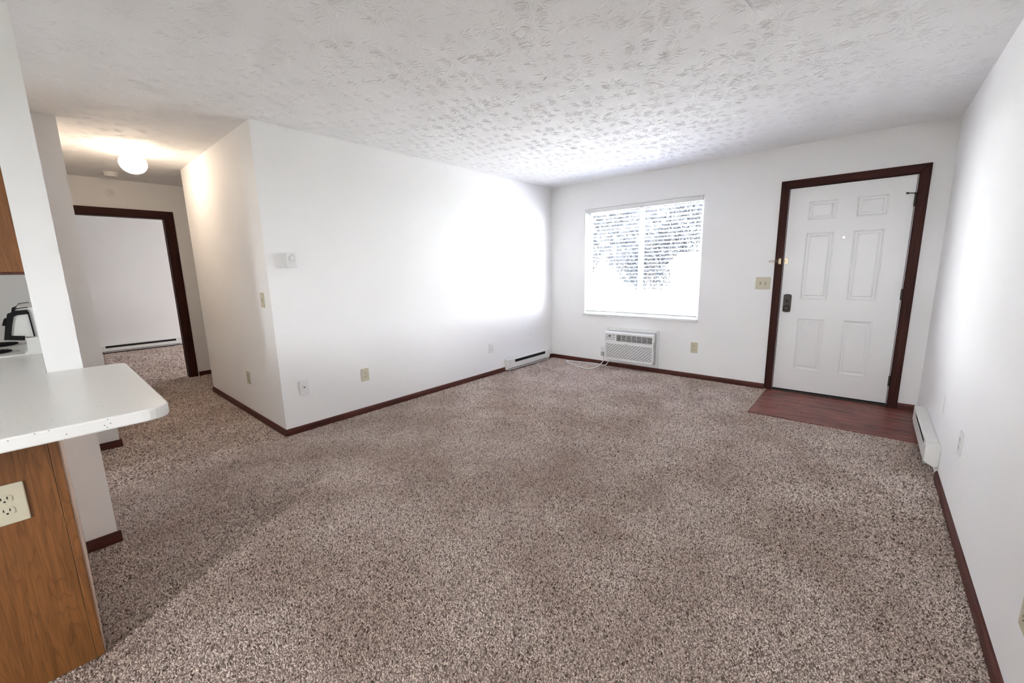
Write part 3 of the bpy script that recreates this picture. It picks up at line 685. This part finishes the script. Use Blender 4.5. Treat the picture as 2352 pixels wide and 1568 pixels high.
# ------------------------------------------------------------------ baseboard heaters
def heater(c, right, normal, ln, label, zt=0.165, zlo=0.045, d=0.064, slot0=0.13, slot1=0.11):
    """local x along wall (0..ln), y up, z out of wall"""
    t = thing('baseboard_heater', c, label, 'heater')
    F_ = frame_of(c, right, normal); e = 0.045
    def B(): return MB(F_)
    def L_(poly, a, b): # poly in (y,z) extruded along x
        m = B(); m.prism(poly, 0, a, b); return m
    zb = zlo-0.030
    for k, (a, b) in enumerate(((0, e), (ln-e, ln))):
        L_([(zlo-0.020, 0.0), (zlo-0.030, 0.02), (zlo-0.012, d-0.022), (zlo, d), (zt-0.008, d), (zt, d-0.006), (zt, 0.0)], a, b).build('end_cap', 'white_metal', t, bevel=0.002)
    L_([(zlo-0.012, 0.001), (zt-0.002, 0.001), (zt-0.002, 0.004), (zlo-0.012, 0.004)], e, ln-e).build('back_panel', 'white_metal', t)
    L_([(zt, 0.004), (zt, d-0.004), (zt-0.010, d), (zt-0.012, d-0.002), (zt-0.003, d-0.007), (zt-0.003, 0.004)], e, ln-e).build('top_cover', 'white_metal', t)
    L_([(zlo, d-0.002), (zt-0.052, d-0.002), (zt-0.050, d-0.006), (zt-0.052, d-0.0005), (zlo, d)], e, ln-e).build('front_panel', 'white_metal', t)
    for a, b in ((e, slot0), (ln-slot1, ln-e)):
        L_([(zt-0.052, d-0.003), (zt-0.010, d-0.003), (zt-0.010, d), (zt-0.052, d)], a, b).build('front_fill', 'white_metal', t)
    L_([(zlo-0.018, 0.006), (zt-0.006, 0.006), (zt-0.006, d-0.016), (zlo-0.018, d-0.016)], e, ln-e).build('element_dark_fill', 'dark', t)  # element enlarged into a dark block that paints the shade in the slots
    L_([(zlo-0.022, 0.006), (zlo-0.019, 0.006), (zlo-0.019, d-0.006), (zlo-0.010, d-0.004), (zlo-0.010, d-0.002), (zlo-0.022, d-0.004)], e*0.5, ln-e*0.5).build('bottom_lip', 'white_metal', t)
    return t
heater((0.0125, -1.085, 0.0), PY, PX, 0.915, 'white baseboard heater on the left wall near the window corner', zt=0.160)
heater((W-0.0005, -0.605, 0.0), NY, NX, 0.915, 'white baseboard heater on the right wall beside the entry planks', zt=0.210, zlo=0.098, d=0.066)
heater((-6.6075, -4.375, 0.0), PY, PX, 1.14, 'white baseboard heater seen through the hallway doorway', zt=0.150, zlo=0.045, slot0=0.055, slot1=0.10)

# ------------------------------------------------------------------ hallway ceiling things
gl = thing('globe_ceiling_light', (-1.517, -4.247, H), 'lit white globe ceiling light in the hallway', 'ceiling light')
MB().lathe((-1.517, -4.247, H), [(0.0, 0.0), (0.066, 0.0), (0.066, -0.006), (0.050, -0.030), (0.050, -0.040), (0.0, -0.040)], 40).build('fitter', 'white', gl, smooth=True)
MAT['globe'] = emissive('opal_globe', (1.0, 0.80, 0.60), GLOBE)
pr = [(0.046, -0.038)]
for k in range(4, 25):
    a = math.pi*k/24; pr.append((0.097*math.sin(a), -0.120+0.088*math.cos(a)))
MB().lathe((-1.517, -4.247, H), pr, 40).build('glass_globe', 'globe', gl, smooth=True)
sd = thing('smoke_detector', (-2.761, -4.265, H), 'round white smoke detector on the hallway ceiling', 'smoke detector')
MB().lathe((-2.761, -4.265, H), [(0, 0), (0.066, 0), (0.066, -0.010), (0.060, -0.012), (0, -0.012)], 36).build('mounting_ring', 'white', sd, smooth=True)
MB().lathe((-2.761, -4.265, H), [(0.056, -0.012), (0.056, -0.018), (0.058, -0.020), (0.056, -0.034), (0.046, -0.044), (0, -0.046)], 36).build('cover', 'white', sd, smooth=True)
ch = thing('round_wall_sensor', (-3.18, -4.258, 2.286), 'small round white sensor above the hallway doorway', 'sensor')
MB().lathe((-3.18, -4.258, 2.286), [(0, 0), (0.042, 0), (0.042, 0.010), (0.036, 0.016), (0, 0.016)], 30, 0).build('body', 'white', ch, smooth=True)
MB().lathe((-3.18, -4.258, 2.286), [(0.020, 0.016), (0.018, 0.024), (0.008, 0.030), (0, 0.030)], 24, 0).build('dome', 'white', ch, smooth=True)

# ------------------------------------------------------------------ kitchen peninsula
ZC = 0.91
def rounded(pts, radii):
    out = []; n = len(pts)
    for i in range(n):
        p = Vector(pts[i]); a = Vector(pts[i-1]); b = Vector(pts[(i+1) % n]); r = radii[i]
        if r <= 0: out.append(tuple(p)); continue
        d1 = (a-p).normalized(); d2 = (b-p).normalized(); p0 = p+d1*r; p1 = p+d2*r
        for k in range(9):
            t = k/8; out.append(tuple(p0*(1-t)**2+p*2*t*(1-t)+p1*t*t))
    return out
cx0, cx1, cyE = 0.7565, 1.825, -4.735
ct = MB().prism(rounded([(cx0, cyE), (cx1, cyE), (cx1, -6.6), (cx0+0.10, -6.6), (cx0+0.10, -5.640), (0.004, -5.640), (0.004, -4.996), (cx0, -4.996)],
                        [0.04, 0.075, 0.05, 0, 0, 0, 0, 0]), 2, ZC-0.040, ZC)
ct = ct.build('kitchen_countertop', 'counter', bevel=0.006, seg=3)
tag(ct, 'white speckled laminate countertop with a rounded overhanging end', 'countertop')
pn = thing('peninsula_cabinet', (1.2, -5.8, 0), 'oak-veneered peninsula cabinet under the white countertop', 'cabinet')
MB().box(0.757, 1.577, -6.55, -5.006, 0.004, ZC-0.0405).build('carcass', 'wall', pn)
MB().box(0.7555, 1.577, -5.006, -4.9955, 0.004, ZC-0.0405).build('end_panel', 'tan', pn)
MB().box(1.578, 1.590, -6.55, -5.0217, 0.004, ZC-0.0405).build('back_panel', 'oak', pn)
MB().box(1.578, 1.592, -5.0205, -4.999, 0.004, ZC-0.0405).build('corner_trim', 'oak', pn, bevel=0.002)
bc = thing('base_cabinet', (0.4, -5.3, 0), 'kitchen base cabinet hidden below the counter beside the range', 'cabinet')
MB().box(0.02, 0.75, -5.60, -5.0, 0.004, ZC-0.0405).build('body', 'oak', bc)
MB().box(0.05, 0.45, -5.618, -5.601, 0.12, 0.84).build('door', 'oak', bc, bevel=0.003)
MB().box(0.46, 0.74, -5.618, -5.601, 0.12, 0.84).build('door', 'oak', bc, bevel=0.003)
wall_plate('outlet', (1.590, -5.1295, 0.647), PY, PX, 'large almond outlet on the oak peninsula panel', 'outlet', w=0.086, h=0.127)

# range
rg = thing('kitchen_range', (-0.38, -5.33, 0), 'white electric range with black-trimmed control panel in the kitchen', 'stove')
rx0, rx1 = -0.765, -0.002
MB().box(rx0, rx1, -5.64, -5.0, 0.004, 0.895).build('body', 'enamel', rg)
MB().box(rx0-0.001, rx1+0.001, -5.655, -5.045, 0.895, 0.918).build('cooktop', 'enamel', rg, bevel=0.008, seg=3)
MB().prism([(-5.000, 0.895), (-5.066, 0.918), (-5.052, 0.935), (-5.048, 1.005), (-5.000, 1.005)], 0, rx0, rx1).build('backsplash_riser', 'enamel', rg)
cprof = [(-5.0, 1.005), (-5.113, 1.020), (-5.064, 1.165), (-5.0, 1.172)]
cons = MB().prism(cprof, 0, rx0+0.006, rx1-0.010).build('control_console', 'enamel', rg)
def strip_path(pts, w, x0, x1, name, par):
    P_ = [Vector(p) for p in pts]; lft = []; rgh = []
    for k, p in enumerate(P_):
        d = (P_[min(k+1, len(P_)-1)]-p); e_ = (p-P_[max(k-1, 0)])
        d = d.normalized() if d.length > 1e-9 else e_.normalized(); e_ = e_.normalized() if e_.length > 1e-9 else d
        t = (d+e_).normalized(); nn = Vector((-t[1], t[0])); sc = w/2/max(0.5, nn.dot(Vector((-d[1], d[0]))))
        lft.append(tuple(p+nn*sc)); rgh.append(tuple(p-nn*sc))
    m = MB()
    for k in range(len(P_)-1):
        m.prism([lft[k], lft[k+1], rgh[k+1], rgh[k]], 0, x0, x1)
    bm_v = {}; remap = []; nv = []
    for v in m.v:
        q = tuple(round(c, 5) for c in v)
        if q not in bm_v: bm_v[q] = len(nv); nv.append(v)
        remap.append(bm_v[q])
    fs = [tuple(remap[a] for a in f) for f in m.f]; cnt = {}
    for f in fs: cnt[frozenset(f)] = cnt.get(frozenset(f), 0)+1
    m.v = nv; m.f = [f for f in fs if cnt[frozenset(f)] == 1]
    return m.build(name, 'black', par)
for x0, x1 in ((rx1-0.012, rx1+0.002), (rx0-0.002, rx0+0.010)):
    strip_path([(-5.052, 1.004), (-5.112, 1.014), (-5.100, 1.075), (-5.085, 1.135), (-5.064, 1.146), (-5.020, 1.149)], 0.024, x0, x1, 'end_trim', rg)
    strip_path([(-5.068, 1.160), (-5.060, 1.170), (-5.018, 1.174)], 0.004, x0, x1, 'top_trim', rg)
    strip_path([(-5.020, 1.149), (-5.016, 1.010)], 0.006, x0, x1, 'rear_gap_shade', rg)  # thin black strip standing in for the gap shadow at the wall
MB().prism([(-5.116, 1.016), (-5.113, 1.016), (-5.066, 1.160), (-5.070, 1.162)], 0, rx0+0.012, rx1-0.014).build('glass_panel', 'black', rg)
for x in (-0.07, -0.16, -0.60, -0.69):
    m = MB()
    nrm = Vector((0, -0.144, 0.047)).normalized(); c = Vector((x, -5.094, 1.088))
    m.tube([c, c+nrm*0.012, c+nrm*0.026], 0.019, 18); m.build('knob', 'black', rg)
for (x, y, r) in ((-0.175, -5.185, 0.078), (-0.585, -5.185, 0.098), (-0.175, -5.48, 0.098), (-0.585, -5.48, 0.078)):
    MB().lathe((x, y, 0.918), [(r+0.022, 0.0), (r+0.022, 0.003), (r+0.012, 0.004), (r, -0.002), (0, -0.004)], 36).build('drip_pan', 'steel', rg, smooth=True)
    sp_ = []
    for k in range(int(r/0.016)*24+1):
        a = k*2*math.pi/24; rr = 0.014+0.0165*a/(2*math.pi)
        if rr > r: break
        sp_.append((x+rr*math.cos(a), y+rr*math.sin(a), 0.926))
    MB().tube(sp_, 0.0052, 8).build('burner_coil', 'black', rg, smooth=True)
MB().box(rx0+0.05, rx1-0.05, -5.672, -5.655, 0.25, 0.80).build('oven_door', 'enamel', rg, bevel=0.004)
MB().tube([(rx0+0.1, -5.672, 0.76), (rx0+0.1, -5.70, 0.76), (rx1-0.1, -5.70, 0.76), (rx1-0.1, -5.672, 0.76)], 0.010, 10).build('oven_handle', 'black', rg, smooth=True)
# upper cabinet
uc = thing('upper_cabinet', (0.37, -5.15, 1.355), 'oak upper cabinet hanging behind the white pillar', 'cabinet')
MB().box(0.02, 0.70, -5.30, -4.9955, 1.360, 2.13).build('body', 'oak', uc)
tag(MB().box(0.02, 0.70, -5.302, -4.9955, 1.352, 1.360).build('bottom_edge', 'trim', uc), 'dark bottom edge')
for a, b in ((0.025, 0.355), (0.365, 0.695)):
    dd = MB().box(a, b, -5.320, -5.303, 1.37, 2.12).build('door', 'oak', uc, bevel=0.004)
    MB().cyl((b-0.03, -5.320, 1.42), 1, 0.012, -0.022, 14).build('knob', 'brass', dd)

# ceiling lamp added out of view for extra light
def ceiling_fill_lamp(name, x, y, r, label, strength, col):
    t = thing(name, (x, y, H), label, 'ceiling light')
    MB().lathe((x, y, H), [(0, 0), (r*1.06, 0), (r*1.06, -0.022), (r, -0.024), (0, -0.024)], 40).build('pan', 'white', t, smooth=True)
    MAT[name] = emissive(name+'_diffuser', col, strength)
    MB().lathe((x, y, H), [(r*0.98, -0.024), (r*0.96, -0.045), (r*0.8, -0.075), (r*0.5, -0.098), (0, -0.108)], 40).build('diffuser', name, t, smooth=True)
    return t
ceiling_fill_lamp('kitchen_fill_light', 0.0, -6.1, 0.17, 'round kitchen ceiling light added out of view for extra light', KFILL, (1.0, 0.93, 0.84))

# ------------------------------------------------------------------ outside
lawn = struct(MB().box(-30, 30, 0.15, 60, -0.30, -0.15).build('ground_lawn', 'grass'), 'dull grass outside the window', 'ground')
struct(MB().box(-30, 30, -40, -7.415, -0.30, -0.15).build('ground_yard', 'grass'), 'dull grass outside the added window behind the camera', 'ground')
struct(MB().box(-30, 30, 0.16, 9.0, -0.15, -0.12).build('ground_pavement', 'concrete'), 'pale pavement outside the window', 'ground')
def tree(x, y, h, r, nleaf, label, seed, trunk_r=0.12, z0=1.3, ls=(0.045, 0.085)):
    rs = np.random.default_rng(seed)
    t = thing('tree', (x, y, -0.15), label, 'tree', 'trees outside the window')
    tr = [(x, y, -0.15), (x+0.05, y, h*0.3), (x-0.05, y+0.1, h*0.6), (x+0.1, y, h*0.85)]
    m = MB().tube(smooth_path(tr, 4), trunk_r, 8)
    for k in range(7):
        a = rs.uniform(0, 6.28); zz = h*rs.uniform(0.25, 0.75); ln = r*rs.uniform(0.5, 1.0)
        m.tube([(x, y, zz), (x+math.cos(a)*ln*0.5, y+math.sin(a)*ln*0.5, zz+ln*0.35), (x+math.cos(a)*ln, y+math.sin(a)*ln, zz+ln*0.5)], trunk_r*0.25, 6)
    m.build('trunk', 'bark', t, smooth=True)
    V = np.zeros((nleaf, 4, 3)); c = rs.normal(0, 1, (nleaf, 3)); c /= np.linalg.norm(c, axis=1)[:, None]; c *= (rs.uniform(0.15, 1, nleaf)**0.4)[:, None]
    c = c*np.array([r, r, (h-z0)/2]) + np.array([x, y, z0+(h-z0)/2])
    a = rs.normal(0, 1, (nleaf, 3)); a /= np.linalg.norm(a, axis=1)[:, None]
    b = np.cross(a, rs.normal(0, 1, (nleaf, 3))); b /= np.linalg.norm(b, axis=1)[:, None]; sz = rs.uniform(ls[0], ls[1], nleaf)[:, None]
    V[:, 0] = c-a*sz; V[:, 1] = c+b*sz*0.5; V[:, 2] = c+a*sz; V[:, 3] = c-b*sz*0.5
    me = bpy.data.meshes.new('foliage'); off = np.array([x, y, -0.15])
    me.from_pydata([tuple(v) for v in (V.reshape(-1, 3)-off)], [], [tuple(range(4*k, 4*k+4)) for k in range(nleaf)])
    me.materials.append(MAT['hazy_leaf']); o = bpy.data.objects.new('foliage', me); COL.objects.link(o); o.parent = t; o['kind'] = 'stuff'
    return t
tree(-1.3, 3.9, 5.2, 1.6, 11000, 'leafy tree with a straight trunk seen through the left half of the blind', 1, 0.13, 1.35)
tree(1.6, 8.6, 6.5, 1.9, 19000, 'leafy tree behind the white shed', 3, 0.16, 0.9)
tree(-2.4, 9.4, 6.0, 1.9, 19000, 'bushy tree beyond the pavement at the middle of the window', 2, 0.16, 0.4)
tree(-6.4, 9.8, 6.2, 2.0, 19000, 'bushy tree beyond the pavement at the left of the window', 4, 0.16, 0.4)
tree(-0.5, 13.8, 7.5, 1.9, 19000, 'tall tree in the back row behind the white shed', 5, 0.18, 0.3)
tree(-4.9, 14.2, 7.5, 1.9, 19000, 'tall tree in the back row at the left of the window', 6, 0.18, 0.3)
tree(5.2, 4.6, 6.0, 1.9, 7500, 'unseen leafy tree added right of the entry door to shade the left wall', 7, 0.15, 0.8, (0.07, 0.13))  # out-of-view tree added to cut the sky light on the left wall
tree(8.6, 6.4, 6.5, 1.3, 6000, 'unseen leafy tree added farther right of the entry door to shade the left wall', 8, 0.15, 0.8, (0.07, 0.13))  # another out-of-view tree added to dim the left wall
shd = thing('white_shed', (0.7, 5.6, -0.12), 'white low shed seen through the lower right of the blind', 'shed')
MB().box(-0.05, 2.6, 4.9, 6.4, -0.12, 1.30).build('wall', 'siding', shd)
MB().prism([(4.8, 1.30), (6.5, 1.30), (5.65, 1.62)], 0, -0.15, 2.7).build('roof', 'siding', shd)
